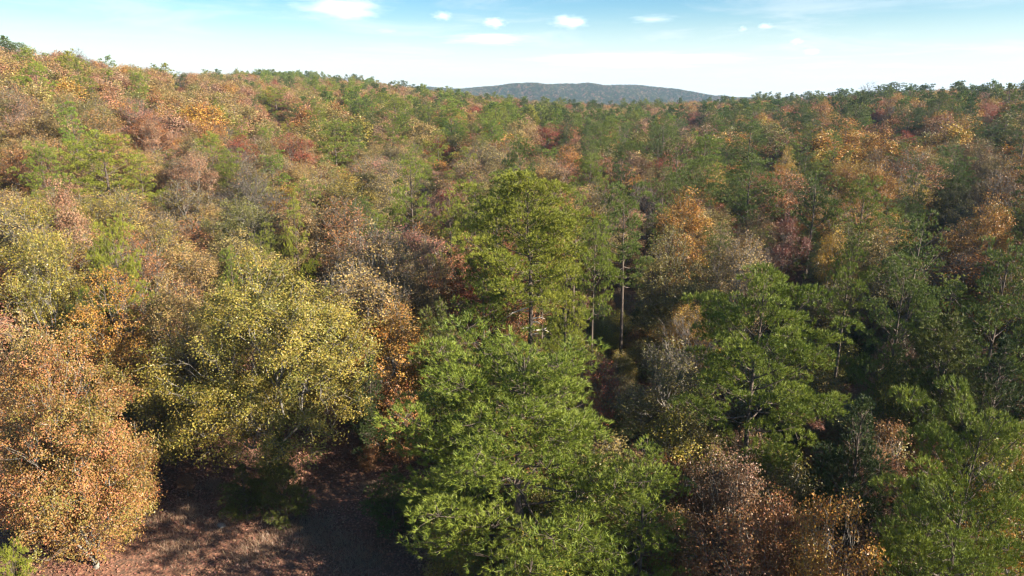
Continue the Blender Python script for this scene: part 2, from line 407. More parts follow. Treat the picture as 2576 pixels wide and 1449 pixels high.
var('pine_front', 'pine', pine_shape(251, 11.3, 9.2, .10, 76, per=13, ln=.18, wd=.021, gap=.08, bend=.3, up_top=58, up_low=-4, peak=.14, tip=.82, pads=5))
var('pine_layered', 'pine', pine_shape(252, 12.9, 8.2, .22, 44, per=13, ln=.18, wd=.021, dens=1.45, gap=.14, bend=.35, up_top=58, up_low=4, peak=.3, tip=.8, pads=4, flat=.5))
var('pine_corner', 'pine', pine_shape(253, 11.0, 7.4, .28, 42, per=13, dens=1.3, ln=.18, wd=.021, gap=.12, bend=.35, up_top=60, up_low=10, peak=.3, tip=.6, pads=4))
var('pine_bole', 'pine', pine_shape(254, 15.7, 7.4, .55, 62, per=12, dens=1.15, gap=.12, bend=.35, up_top=60, up_low=-10, peak=.3, tip=.62, pads=4))
var('pine_tall0', 'pine', pine_shape(255, 13, 5.2, .52, 40, gap=.08, bend=.25, up_top=60, up_low=0, peak=.35, tip=.6))
var('pine_tall1', 'pine', pine_shape(256, 14, 6.0, .50, 40, gap=.16, bend=.3, up_top=55, up_low=-4, peak=.3, tip=.6, flat=.45))
var('pine_small', 'pine', pine_shape(257, 6, 4.4, .06, 56, ln=.19, gap=.02, bend=.1, up_top=65, up_low=16, peak=.2, tip=.65, dens=1.2))
var('oak_spread', 'oak', oak_shape(161, 12, 10.5, 1300, 60, leaf=.094, base=.07, clump_r=.20, rbase=.013, lobes=17, skirt=5))
var('oak_orange', 'oak', oak_shape(162, 10.5, 8.6, 1300, 62, leaf=.092, base=.02, clump_r=.20, rbase=.0125, lobes=15, skirt=7))
# light shapes for the far forest
for i in range(4): var(f'faroak{i}', 'oak', oak_shape(300 + i, 11, (6.4, 7.2, 6.0, 7.6)[i], 420, 11, leaf=.25, base=.2, clump_r=.36))
for i in range(4): var(f'farpine{i}', 'pine', pine_shape(320 + i, 12, (5.6, 6.6, 5.2, 7.0)[i], (.26, .2, .32, .24)[i], 36, per=7, ln=.34, wd=.085, dens=.30, peak=.3, tip=(.6, .55, .6, .7)[i]))
FARBARE = Variant('bare', oak_shape(340, 10.5, 6, 220, 0, base=.25, twigs=5, rbase=.0105)); VAR['farbare0'] = FARBARE

# ------------------------------------------------------------------ colours (base colours of needles and leaves)
COL = dict(
    pine=((.108, .150, .018), (.215, .25, .034)), pineyel=((.145, .172, .018), (.275, .28, .036)), pinedark=((.058, .092, .018), (.105, .138, .026)), pineblue=((.082, .122, .023), (.155, .19, .036)),
    cedar=((.085, .105, .022), (.135, .14, .03)), cedardark=((.042, .066, .02), (.07, .095, .027)),
    yellowgreen=((.14, .138, .024), (.36, .27, .05)), olive=((.14, .128, .032), (.24, .185, .052)), tan=((.28, .19, .064), (.37, .255, .088)), pink=((.33, .165, .090), (.36, .22, .12)),
    russet=((.27, .115, .042), (.34, .17, .062)), orange=((.38, .17, .032), (.42, .25, .055)), peach=((.36, .150, .062), (.19, .17, .034)), gold=((.40, .225, .030), (.44, .29, .05)),
    red=((.29, .065, .035), (.33, .11, .055)), darkred=((.15, .045, .033), (.20, .075, .045)), brown=((.17, .095, .052), (.26, .145, .075)), greybrown=((.22, .165, .115), (.27, .19, .125)))
WORDS = dict(pine='green', pineyel='yellow-green', pinedark='dark green', pineblue='blue-green', cedar='olive green', cedardark='blackish green', yellowgreen='yellow-green', olive='olive', tan='tan', pink='pinkish tan',
             russet='russet', orange='orange', peach='peach orange', gold='golden', red='red', darkred='dark red', brown='brown', greybrown='grey-brown')

# ------------------------------------------------------------------ building trees as objects
NAME = {'oak': 'oak_tree', 'pine': 'pine_tree', 'cedar': 'cedar_tree', 'bare': 'bare_tree', 'bush': 'oak_shrub', 'maple': 'maple_tree'}
CAT = {'oak': 'oak tree', 'pine': 'pine tree', 'cedar': 'cedar tree', 'bare': 'bare tree', 'bush': 'shrub', 'maple': 'maple tree'}
GRP = {'oak': 'autumn oaks of the woodland', 'pine': 'pines of the woodland', 'cedar': 'cedars of the woodland', 'bare': 'leafless trees of the woodland', 'bush': 'shrubs under the trees', 'maple': 'red maples of the woodland'}
def set_tint(o, col, jit):
    for k, c in zip(('tint', 'tint2'), COL[col]):
        o[k] = [c[0] * jit[0], c[1] * jit[1], c[2] * jit[2], 1.0]
def tree_object(kind, vkey, x, y, h, w, col, label, rot, jit=(1, 1, 1), split=True):
    v = VAR[vkey]; z = float(ground_z(x, y))
    sz = h / v.H; sx = w / v.W
    if split:
        root = bpy.data.objects.new(NAME[kind], None); C.objects.link(root); root.empty_display_size = .5
        tr, cr = v.parts()
        a = bpy.data.objects.new('trunk', tr); a.parent = root; C.objects.link(a)
        b = bpy.data.objects.new('crown', cr); b.parent = root; C.objects.link(b); set_tint(b, col, jit)
    else:
        root = bpy.data.objects.new(NAME[kind], v.one()); C.objects.link(root); set_tint(root, col, jit)
    root.location = (x, y, z - .03); root.scale = (sx, sx, sz); root.rotation_euler = (0, 0, rot)
    root['label'] = label; root['category'] = CAT[kind]; root['group'] = GRP[kind]
    return root
def solve(px, py, h):
    d = ray(px, py); hz = math.hypot(d[0], d[1])
    for D in np.arange(9, 760, 0.25):
        k = D / hz
        if CAMH + d[2] * k - float(ground_z(d[0] * k, d[1] * k)) <= h: break
    return d[0] * k, d[1] * k, D
# kind, top x, top y, height, crown width in px, variant, colour, rotation, label
HERO = [
 ('pine', 1305, 838, 11.3, 700, 'pine_front', 'pine', .4, 'broad dense green pine, the largest, in front of the trunk with pale dead branches'),
 ('pine', 1625, 1135, 7.5, 330, 'pine3', 'pine', 1.0, 'shorter bright green pine joined to the flank of the largest pine'),
 ('pine', 1925, 655, 12.9, 395, 'pine_layered', 'pine', 2.2, 'tall layered pine with one red-brown dead bough'),
 ('pine', 2480, 1000, 11.0, 430, 'pine_corner', 'pine', .7, 'open pine with visible dark trunk in the lower right corner'),
 ('pine', 2350, 1235, 6.5, 280, 'pine_small', 'pine', 1.7, 'short bushy pine at the foot of the corner pine'),
 ('pine', 2550, 605, 12, 250, 'pine1', 'pineblue', .2, 'tall blue-green pine cut by the right edge, halfway up'),
 ('pine', 2325, 535, 12, 190, 'pine4', 'pineblue', .9, 'round-topped blue-green pine below the orange oak at the right edge'),
 ('pine', 2285, 645, 11.5, 230, 'pine3', 'pineblue', 2.9, 'wide blue-green pine just below the round-topped one near the right edge'),
 ('pine', 2150, 590, 11, 140, 'pine_tall0', 'pine', 1.1, 'narrow pine with clear trunk beside the small golden oak'),
 ('cedar', 2180, 1005, 8, 220, 'cedar0', 'cedardark', 0, 'dark cedar beside the red-brown dead bough'),
 ('cedar', 2400, 795, 9, 260, 'cedar2', 'cedar', 1, 'wide olive cedar behind the corner pine'),
 ('cedar', 2530, 850, 8, 170, 'cedar1', 'cedardark', 2, 'blackish cedar in shade at the right edge above the corner pine'),
 ('bush', 2262, 905, 6.5, 140, 'bush0', 'yellowgreen', 2, 'small yellow-green tree lit in front of the olive cedar'),
 ('oak', 2262, 822, 7.5, 110, 'oaksparse0', 'brown', 2, 'thin pale brown oak above the small yellow-green tree'),
 ('bush', 1835, 1125, 6, 210, 'bush1', 'brown', 1, 'dry brown oak shrub at the foot of the layered pine'),
 ('bush', 1960, 1240, 5, 190, 'bush2', 'russet', 3, 'russet oak shrub between the dry brown shrub and the tall orange-brown one'),
 ('bush', 1850, 1290, 5.2, 260, 'bush0', 'russet', 5, 'glossy red-brown oak shrub at the bottom edge next to the shorter bright pine'),
 ('bush', 2115, 1258, 6.2, 220, 'bush1', 'orange', 4, 'tall orange-brown oak shrub at the bottom edge left of the corner pine'),
 ('maple', 1490, 872, 7, 140, 'oaksparse1', 'red', 1, 'small red maple to the right of the largest pine'),
 ('oak', 1690, 865, 7.5, 260, 'oaksparse0', 'olive', .4, 'thin olive oak with pale branches between red maple and layered pine'),
 ('bare', 1735, 800, 6.5, 170, 'bare0', 'brown', .4, 'grey-brown leafless tree behind the thin olive oak, beside the dark gap'),
 ('pine', 1335, 428, 15.7, 340, 'pine_bole', 'pineyel', .4, 'tall pine with long bare trunk, pale dead branches and the highest crown in the middle'),
 ('pine', 1215, 625, 11, 220, 'pine1', 'pine', 1.4, 'full green pine left of the trunk with pale dead branches'),
 ('pine', 1428, 650, 11, 180, 'pine5', 'pineyel', 3, 'drooping yellow-green pine right of the trunk with pale dead branches'),
 ('pine', 1250, 470, 12.5, 160, 'pine0', 'pineyel', .1, 'yellow-green pine left of the highest crown in the middle'),
 ('pine', 1500, 540, 13, 140, 'pine_tall0', 'pine', 2.1, 'slim pine with a long dark bare trunk above the dark gap'),
 ('pine', 1580, 458, 14, 180, 'pine_tall1', 'pineblue', 1.2, 'flat-layered tall pine at the upper edge of the dark gap'),
 ('pine', 1450, 480, 12, 120, 'pine4', 'pine', .6, 'narrow pine between the highest crown in the middle and the flat-layered pine'),
 ('pine', 1030, 385, 13, 170, 'pine5', 'pine', .6, 'conical bright green pine up and left of the middle cluster'),
 ('pine', 840, 298, 12, 150, 'pine1', 'pine', .9, 'broad green pine alone among tan oaks below the middle of the left ridge'),
 ('pine', 690, 218, 12, 120, 'pine3', 'pineyel', 2.3, 'hazy green pine on the left slope just below the skyline pines'),
 ('pine', 735, 485, 11, 115, 'pine5', 'pineyel', 1.3, 'small bright pine standing alone above the big yellow-green oak'),
 ('pine', 275, 545, 11.5, 175, 'pine3', 'pineyel', .3, 'yellow-green pine ringed by oaks left of the big yellow-green oak'),
 ('pine', 250, 330, 11, 230, 'pine3', 'pineyel', 1.9, 'very wide yellow-green pine on the left hillside'),
 ('pine', 95, 355, 10, 130, 'pine1', 'pine', 1.1, 'green pine touching the left side of the very wide hillside pine'),
 ('pine', 345, 378, 9, 120, 'pine5', 'pineyel', 1.6, 'smaller pine touching the right side of the very wide hillside pine'),
 ('pine', 605, 293, 9, 75, 'pine5', 'pineyel', 2, 'small bright pine left of the broad lone pine among tan oaks'),
 ('pine', 450, 180, 11, 75, 'pine0', 'pinedark', 2, 'dark open pine near the left skyline with its trunk showing'),
 ('pine', 575, 620, 9.5, 80, 'pine4', 'pine', 2, 'small green pine peeping over the big yellow-green oak'),
 ('pine', 215, 735, 8, 130, 'pine3', 'pinedark', 2, 'shaded small pine between the peach orange oak and the ringed pine'),
 ('pine', 480, 895, 4.5, 90, 'pine_small', 'pineyel', 1, 'little pine under the crown edge of the big yellow-green oak'),
 ('pine', 15, 1372, 5, 160, 'pine_small', 'pineyel', 1, 'little bright pine top in the bottom left corner'),
 ('pine', 1890, 388, 13, 190, 'pine1', 'pineblue', 2.5, 'large blue-green pine, widest of the upper right pines'),
 ('pine', 1890, 308, 13, 140, 'pine2', 'pineblue', 1.5, 'blue-green pine standing behind the widest upper right pine'),
 ('pine', 1755, 398, 12, 150, 'pine3', 'pineblue', 4, 'round blue-green pine left of the widest upper right pine'),
 ('pine', 2180, 440, 12, 160, 'pine1', 'pine', 3, 'layered green pine below the golden oaks at the upper right'),
 ('pine', 2055, 450, 12, 130, 'pine0', 'pinedark', 3.3, 'dark pine between the widest upper right pine and the layered one'),
 ('pine', 2290, 268, 12, 95, 'pine2', 'pinedark', 3, 'dark pine high on the right ridge below the tallest skyline pine'),
 ('pine', 2312, 410, 11, 95, 'pine5', 'pinedark', 3, 'dark conical pine among golden oaks on the right slope'),
 ('pine', 2105, 330, 12, 100, 'pine6', 'pine', 2, 'green pine above the golden oaks on the right slope'),
 ('pine', 1485, 385, 12, 105, 'pine1', 'pine', 3, 'green pine below the red maple in the middle distance'),
 ('pine', 1130, 480, 12, 115, 'pine0', 'pineyel', 3, 'yellow-green pine between the conical pine and the middle cluster'),
 ('pine', 985, 290, 12, 100, 'pine2', 'pine', 3, 'green pine above and left of the conical bright pine'),
 ('pine', 1100, 322, 11, 100, 'pine6', 'pineyel', 1, 'yellow-green pine above and right of the conical bright pine'),
 ('pine', 1365, 655, 9, 200, 'pine3', 'pine', 2.0, 'lower green pine filling the view behind the trunk with pale dead branches'),
 ('pine', 985, 1195, 3.4, 170, 'pine_small', 'pinedark', 2.0, 'dark little pine at the right edge of the clearing beside the largest pine'),
 ('oak', 640, 640, 12, 520, 'oak_spread', 'yellowgreen', .4, 'big spreading yellow-green oak with pale limbs above the leaf-strewn clearing'),
 ('oak', 130, 838, 10.5, 370, 'oak_orange', 'peach', 1.1, 'big peach orange oak at the left edge beside the clearing'),
 ('oak', 30, 790, 10.5, 200, 'oak1', 'tan', 1.1, 'tan oak cut by the left edge behind the peach orange oak'),
 ('oak', 1000, 768, 8.5, 210, 'oak2', 'orange', 1.1, 'orange-brown oak at the right end of the clearing next to the olive cedar'),
 ('oak', 880, 662, 10, 270, 'oaksparse1', 'tan', .8, 'twiggy tan oak right of the big yellow-green oak'),
 ('oak', 930, 555, 11.5, 230, 'oaksparse2', 'tan', .8, 'sparse tan oak with many grey twigs above the twiggy tan oak'),
 ('oak', 55, 485, 11.5, 220, 'oak3', 'yellowgreen', .8, 'bright yellow-green oak at the left edge, lit full on'),
 ('oak', 90, 590, 10.5, 190, 'oak0', 'yellowgreen', 2, 'yellow-green oak at the left edge below the brightest one'),
 ('oak', 265, 680, 9.5, 220, 'oak4', 'orange', 1, 'orange-tan oak in front of the ringed pine'),
 ('oak', 420, 690, 9.5, 170, 'oak2', 'tan', 3, 'tan oak against the left flank of the big yellow-green oak'),
 ('oak', 130, 450, 11, 140, 'oak5', 'pink', 1, 'pinkish oak under the very wide hillside pine'),
 ('cedar', 1110, 762, 9, 160, 'cedar2', 'cedar', 1, 'olive cedar between the orange-brown oak and the largest pine'),
 ('cedar', 925, 900, 6.5, 120, 'cedar1', 'cedardark', 1, 'dark cedar at the right end of the clearing under the twiggy tan oak'),
 ('cedar', 700, 1085, 5, 130, 'cedar2', 'cedar', 1, 'dark bushy cedar in the shade under the big yellow-green oak'),
 ('cedar', 608, 1175, 3.0, 120, 'cedar0', 'cedar', 1, 'low olive cedar at the edge of the clearing'),
 ('oak', 1730, 475, 12, 150, 'oak5', 'orange', 1, 'lone orange oak among pines above the dark gap'),
 ('oak', 2490, 488, 11.5, 160, 'oak1', 'orange', 1, 'bright orange oak near the right edge on the slope'),
 ('oak', 1880, 585, 10.5, 180, 'oaksparse1', 'tan', 2, 'pale brown oak above the tip of the layered pine'),
 ('oak', 2110, 572, 9.5, 95, 'oak0', 'gold', 1, 'small golden oak beside the narrow clear-trunked pine'),
 ('maple', 1985, 535, 10, 110, 'oak3', 'darkred', 1, 'dark red maple in shade under the upper right pines'),
 ('oak', 1690, 575, 10.5, 210, 'oak4', 'olive', 1, 'dusky olive oak in the shade below the lone orange oak'),
 ('maple', 1385, 312, 11, 80, 'oak2', 'red', 1, 'dusty red maple in the middle distance above the centre'),
 ('oak', 490, 382, 10, 110, 'oak0', 'pink', 1, 'rounded pinkish oak right of the very wide hillside pine'),
 ('oak', 375, 300, 10, 95, 'oak3', 'pink', 2, 'reddish pink oak on the left slope above the rounded pinkish one'),
 ('oak', 2150, 392, 11, 115, 'oak1', 'gold', 3, 'golden oak on the right slope, larger of the bright pair'),
 ('oak', 2222, 405, 11, 100, 'oak2', 'orange', 2, 'orange oak touching the larger golden oak on the right slope'),
 ('oak', 1985, 368, 11, 75, 'oak4', 'gold', 2, 'golden oak half hidden behind the widest upper right pine'),
 ('maple', 1745, 282, 10, 48, 'oak0', 'red', 2, 'small red-orange maple under the right end of the far hill'),
 ('maple', 2488, 250, 11, 60, 'oak1', 'red', 2, 'bright red maple near the right end of the ridge'),
 ('maple', 2212, 272, 10, 50, 'oak2', 'red', 2, 'small bright red maple on the right ridge under the bare skyline tree'),
 ('bare', 2520, 430, 10, 130, 'bare2', 'pink', 2, 'pinkish half-bare tree above the bright orange oak'),
 ('oak', 1075, 600, 10, 110, 'oaksparse0', 'tan', 2, 'twiggy tan oak left of the middle cluster of pines'),
 ('bush', 400, 925, 5.5, 190, 'bush0', 'yellowgreen', 2, 'low yellow-green oak shrub between the peach orange oak and the big yellow-green oak'),
 ('bush', 105, 1190, 3.4, 260, 'bush1', 'peach', 2, 'low peach orange shrub at the foot of the big peach orange oak'),
 ('bush', 285, 1085, 3.8, 210, 'bush2', 'peach', 3, 'orange shrub between the big peach orange oak and the clearing'),
 ('bush', 180, 1270, 1.8, 200, 'bush0', 'russet', 5, 'low russet brush around the boulders'),
 ('bush', 1010, 955, 5, 160, 'bush2', 'russet', 2, 'russet shrub in shade under the orange-brown oak'),
]
rnd = random.Random(11); rng = np.random.default_rng(5)
hx = []
def jitter(): return tuple(1 + .10 * rnd.uniform(-1, 1) for _ in range(3))
HERO_OBJ = {}
for (kind, px, py, h, wpx, vk, col, rot, label) in HERO:
    x, y, D = solve(px, py, h)
    dep = y * cP + (CAMH - (float(ground_z(x, y)) + h * .6)) * sP
    w = wpx / F * dep
    w = min(w, h * 1.05)
    HERO_OBJ[(px, py)] = tree_object(kind, vk, x, y, h, w, col, label, rot, (1, 1, 1))
    hx.append((x, y, w, px, py, wpx, D, h))
    print('HERO %-6s %4d %4d D=%.1f h=%.1f w=%.1f z=%.1f' % (kind, px, py, D, h, w, float(ground_z(x, y))))
HX = np.array(hx)

# dead branches of two pines
def dead_branches(root, specs, mat, v):
    for (zf, az, L_, up, kink) in specs:
        w = Wood(); p0 = np.array([np.interp(zf * v.sh['H'], v.sh['path'][:, 2], v.sh['path'][:, i]) for i in range(2)] + [zf * v.sh['H']])
        d = np.array((math.cos(az), math.sin(az), up)); s = np.array((-math.sin(az), math.cos(az), .3)) * kink
        P = np.array([p0, p0 + d * L_ * .35, p0 + d * L_ * .7 + s * L_ * .25, p0 + d * L_ + s * L_ * .2 - np.array((0, 0, .12 * L_))])
        w.add(P, (.055, .045, .032, .014), 6)
        if L_ > .9: w.add(np.array([P[2], P[2] + s * L_ * .35 + d * .2 * L_]), (.024, .01), 5)
        o = bpy.data.objects.new('dead_branch', w.mesh('dead_branch', mat)); o.parent = root; C.objects.link(o); o['label'] = 'pale bare dead branch on the trunk'
r_ = HERO_OBJ[(1335, 428)]; rz = r_.rotation_euler.z
dead_branches(r_, [(.52, math.pi - rz, 1.5, -.35, .5), (.50, math.pi - .4 - rz, 1.2, -.1, -.6), (.54, .1 - rz, .7, .6, .3), (.47, 0 - rz, .9, .05, .1), (.455, -.3 - rz, .6, .0, .2),
                   (.43, math.pi + .3 - rz, .6, .1, .2), (.42, .3 - rz, 1.3, -.15, .4), (.40, -.5 - rz, .7, .3, .2)], M_DEADWOOD, VAR['pine_bole'])
def dead_bough(root, v, zf, az, L_):
    g = np.random.default_rng(9); p0 = np.array((*[np.interp(zf * v.sh['H'], v.sh['path'][:, 2], v.sh['path'][:, i]) for i in range(2)], zf * v.sh['H']))
    h = np.array((math.cos(az), math.sin(az), 0)); k = np.linspace(0, 1, 6)[:, None]
    P = p0 + k * L_ * h + np.array((0, 0, 1)) * (-.12 * L_ * k ** 2)
    w = Wood(); w.add(P, np.linspace(.05, .012, 6), 5)
    n = 150; q = g.uniform(.35, 1, n)[:, None]; side = np.array((-h[1], h[0], 0))
    tp = p0 + q * L_ * h + np.array((0, 0, 1)) * (-.12 * L_ * q ** 2 + g.uniform(-.3, .12, (n, 1))) + side * g.normal(size=(n, 1)) * .55 * (1.15 - q)
    V, Ft = blades(g, tp, norm(h + g.normal(size=(n, 3)) * .4), 14, .17, .02)
    Vw, Fw = w.arrays()
    me = make_mesh('dead_bough', np.concatenate([V, Vw]), [(Ft, 0, False), (Fw + len(V), 1, True)], [M_NEEDLE, M_PINEBARK],
                   dict(clump=np.concatenate([g.random(len(Ft)), np.zeros(len(Fw))]), leafr=np.concatenate([g.random(len(Ft)), np.zeros(len(Fw))])))
    o = bpy.data.objects.new('dead_bough', me); o.parent = root; C.objects.link(o)
    o['tint'] = [.20, .085, .055, 1]; o['tint2'] = [.26, .12, .08, 1]; o['label'] = 'bough of red-brown dead needles'
r_ = HERO_OBJ[(1925, 655)]
dead_bough(r_, VAR['pine_layered'], .47, -.35 - r_.rotation_euler.z, 3.9)

# ------------------------------------------------------------------ the rest of the woodland
def region_mix(px, py, D, X, Y):
    """share of pines and leaf colours at a place of the wood"""
    t = min(max(px / 2576, 0), 1)
    nz = math.sin(X * .071 + 1.3 * math.sin(Y * .043)) * math.sin(Y * .063 + X * .021 + .8)
    if t < .22: pf = .04
    elif t < .34: pf = .09
    elif t < .42: pf = .32
    elif t < .75: pf = .42
    else: pf = .30 if D < 140 else .22
    if t < .42 and py < 260: pf *= .6
    if D > 430 and .225 < t < .31: pf = .7
    if D > 260 and .36 < t < .75: pf = .16
    if D > 260 and t > .84: pf = .22
    if t < .42: pal = [('tan', .40), ('pink', .24), ('olive', .12), ('yellowgreen', .09), ('russet', .10), ('orange', .04), ('red', .01)]
    elif t < .68: pal = [('russet', .24), ('tan', .27), ('olive', .14), ('brown', .10), ('orange', .10), ('red', .04), ('pink', .06)]
    else: pal = [('orange', .24), ('gold', .12), ('olive', .11), ('russet', .24), ('brown', .09), ('red', .06), ('tan', .11)]
    pf = max(.02, pf * (1 + .75 * nz))
    n2 = math.sin(X * .11 + 2 + math.sin(Y * .05)) * math.sin(Y * .09 + .4)
    pal = [(k, w * (1 + .8 * n2 if k in ('olive', 'yellowgreen', 'tan', 'brown') else 1 - .8 * n2)) for k, w in pal]
    pal = [(k, max(w, .005)) for k, w in pal]
    return pf, pal
def pick(pal):
    s = sum(w for _, w in pal) * rnd.random()
    for k, w in pal:
        s -= w
        if s <= 0: return k
    return pal[0][0]
GAPS = [(9.5, 58, 7.0), (8.5, 50, 6.0), (7, 43, 4.5)]
cand = []
sp = 4.7
RMAX = 560
for iy in range(-12, int(RMAX / sp / .87)):
    for ix in range(int(-RMAX / sp), int(RMAX / sp)):
        x = (ix + .5 * (iy % 2)) * sp + rnd.uniform(-1.5, 1.5); y = iy * sp * .87 + rnd.uniform(-1.5, 1.5)
        D = math.hypot(x, y); a = math.atan2(x, y)
        if D > RMAX or abs(a) > math.radians(56): 
            if not (x > 8 and -50 < y < 30 and D < 60): continue
        R = np.interp(a, _az, _rr)
        if D > R + 70: continue
        cand.append((D, x, y, a))
cand.sort()
trees = []
for D, x, y, a in cand:
    h = 10.2 * rnd.uniform(.72, 1.14)
    z = float(ground_z(x, y)); px, py = project(x, y, z + h)
    inframe = (-260 < px < 2840) and y > 0 and D > 30 or (-60 < px < 2640 and y > 0)
    near = D < 44
    if inframe and near:
        if D < 25: continue
        h *= rnd.uniform(.40, .72); bx, by = project(x, y, z); px, py = project(x, y, z + h)
        if (300 < bx < 1010 and by > 1030) or (bx < 430 and by > 1150) or py > 1430: continue
    if near and y > -8 and abs(x) < 16: continue
    if not inframe and D < 200 and y > 0 and abs(a) > math.radians(52): continue
    if not inframe and (D < 46 and a < 0 or D < 40): continue
    if any((x - gx) ** 2 + (y - gy) ** 2 < gr * gr for gx, gy, gr in GAPS): continue
    if ((HX[:, 0] - x) ** 2 + (HX[:, 1] - y) ** 2 < (0.28 * HX[:, 2] + 1.5) ** 2).any(): continue
    pf, pal = region_mix(px, py, D, x, y)
    q = rnd.random()
    if q < pf:
        kind = 'pine'; h *= 1.24; w = h * rnd.uniform(.37, .53); t = px / 2576
        col = pick([('pine', .5), ('pineyel', .16), ('pinedark', .34)] if t < .55 else [('pine', .3), ('pineblue', .32), ('pinedark', .38)])
    elif q < pf + .02: kind = 'bare'; col = pick([('brown', .5), ('russet', .5)]); w = h * rnd.uniform(.5, .65)
    else:
        kind = 'oak'; col = pick(pal); w = h * rnd.uniform(.52, .76)
        if col in ('red',): kind = 'maple'
    # keep the trees named above in view
    if inframe:
        blocked = False
        for _ in range(2):
            z_ = z + h; px_, py_ = project(x, y, z_); dep = y * cP - (z_ - CAMH) * sP; wp = w * F / dep
            m = (HX[:, 6] > D) & (np.abs(HX[:, 3] - px_) < wp * .5 + HX[:, 5] * .10) & (py_ < HX[:, 4] + HX[:, 5] * .62)
            if not m.any(): blocked = False; break
            blocked = True; h *= .74; w *= .86
        if blocked: 
            z_ = z + h; px_, py_ = project(x, y, z_)
            m = (HX[:, 6] > D) & (np.abs(HX[:, 3] - px_) < wp * .5) & (py_ < HX[:, 4] + HX[:, 5] * .3)
            if m.any(): continue
        px, py = project(x, y, z + h)
    trees.append((D, kind, x, y, z, h, w, col, px, py, inframe))
# low trees and shrubs in the shade of the near wood
for _ in range(1500):
    a = math.radians(rnd.uniform(-38, 44)); D = rnd.uniform(21, 60); x, y = D * math.sin(a), D * math.cos(a)
    h = rnd.uniform(1.8, 5.0); z = float(ground_z(x, y)); px, py = project(x, y, z + h); bx, by = project(x, y, z)
    if 330 < bx < 1120 and by > 1040: continue
    if bx < 340 and by > 1180: continue
    if any((x - gx) ** 2 + (y - gy) ** 2 < gr * gr for gx, gy, gr in GAPS): h = min(h, 3.2)
    if ((HX[:, 0] - x) ** 2 + (HX[:, 1] - y) ** 2 < 1.6 ** 2).any(): continue
    if any((x - t_[2]) ** 2 + (y - t_[3]) ** 2 < 1.7 ** 2 for t_ in trees if t_[0] < 62): continue
    t = px / 2576
    col = pick([('olive', .4), ('russet', .2), ('yellowgreen', .2), ('brown', .2)]); kind = 'bush'
    if rnd.random() < .3: kind = 'cedar'; col = 'cedardark'
    trees.append((D, kind, x, y, z, h, h * rnd.uniform(.7, 1.0), col, px, py, (-20 < px < 2600 and py < 1440)))
trees.sort(key=lambda t: t[0])

LAND = [(1310, 1050, 'the largest pine'), (1925, 900, 'the layered pine with a dead bough'), (640, 850, 'the big yellow-green oak'), (150, 1000, 'the big peach orange oak'), (1330, 470, 'the highest middle pine'),
        (1580, 540, 'the flat-layered tall pine'), (1600, 780, 'the dark gap'), (1030, 450, 'the conical bright pine'), (840, 380, 'the broad lone pine'), (735, 530, 'the small lone bright pine'),
        (275, 610, 'the pine ringed by oaks'), (250, 390, 'the very wide hillside pine'), (690, 265, 'the hazy pine below the ridge'), (450, 205, 'the dark open pine near the skyline'), (1890, 440, 'the widest upper pine'),
        (2180, 510, 'the layered pine below the golden oaks'), (2170, 410, 'the pair of golden oaks'), (2490, 540, 'the bright orange oak'), (2290, 310, 'the dark pine high on the ridge'), (1385, 340, 'the dusty red maple'),
        (2325, 600, 'the round-topped blue-green pine'), (2480, 1150, 'the corner pine'), (1730, 540, 'the lone orange oak'), (490, 420, 'the rounded pinkish oak'), (930, 610, 'the sparse grey-twigged oak'),
        (1480, 225, 'the far hill'), (60, 540, 'the brightest yellow-green oak'), (2110, 600, 'the small golden oak'), (1110, 850, 'the olive cedar by the clearing'), (1110, 300, 'the yellow-green pine up the slope'), (1750, 290, 'the small red-orange maple')]
ORD = ['nearest', 'second', 'third', 'fourth', 'fifth', 'sixth', 'seventh', 'eighth', 'ninth', 'tenth', 'eleventh', 'twelfth', 'thirteenth', 'fourteenth', 'fifteenth', 'sixteenth']
DIRS = ['right of', 'below and right of', 'straight below', 'below and left of', 'left of', 'above and left of', 'straight above', 'above and right of']
PINES = [k for k in VAR if k.startswith('pine') and k[4:].isdigit()]
OAKS = [k for k in VAR if k.startswith('oak') and k[3:].isdigit()]
LIMIT = {'pine': 300 - sum(h[0] == 'pine' for h in HERO), 'oak': 300 - sum(h[0] == 'oak' for h in HERO), 'bare': 40, 'maple': 40, 'cedar': 120, 'bush': 270}
solo, rest = [], []
for t in trees:
    if t[10] and LIMIT[t[1]] > 0: LIMIT[t[1]] -= 1; solo.append(t)
    else: rest.append(t)
NOUN = {'oak': 'oak', 'pine': 'pine', 'cedar': 'young cedar', 'bare': 'leafless tree', 'bush': 'low shrub', 'maple': 'maple'}
keyed = {}
for i, t in enumerate(solo):
    d2 = [((t[8] - lx) ** 2 + (t[9] + 25 - ly) ** 2, k) for k, (lx, ly, _) in enumerate(LAND)]
    d_, k = min(d2); lx, ly, lw = LAND[k]
    s = int(round(math.atan2(t[9] + 25 - ly, t[8] - lx) / (math.pi / 4))) % 8
    keyed.setdefault((WORDS[t[7]], NOUN[t[1]], DIRS[s], lw), []).append((d_, i))
labels = {}
for (cw, nn, dr, lw), lst in keyed.items():
    lst.sort()
    for n, (_, i) in enumerate(lst):
        cw2 = '' if nn == 'maple' and cw == 'red' else cw + ' '
        labels[i] = (f'{cw} {nn} {dr} {lw}' if len(lst) == 1 else f'{ORD[min(n, 15)]} {cw} {nn} {dr} {lw}')
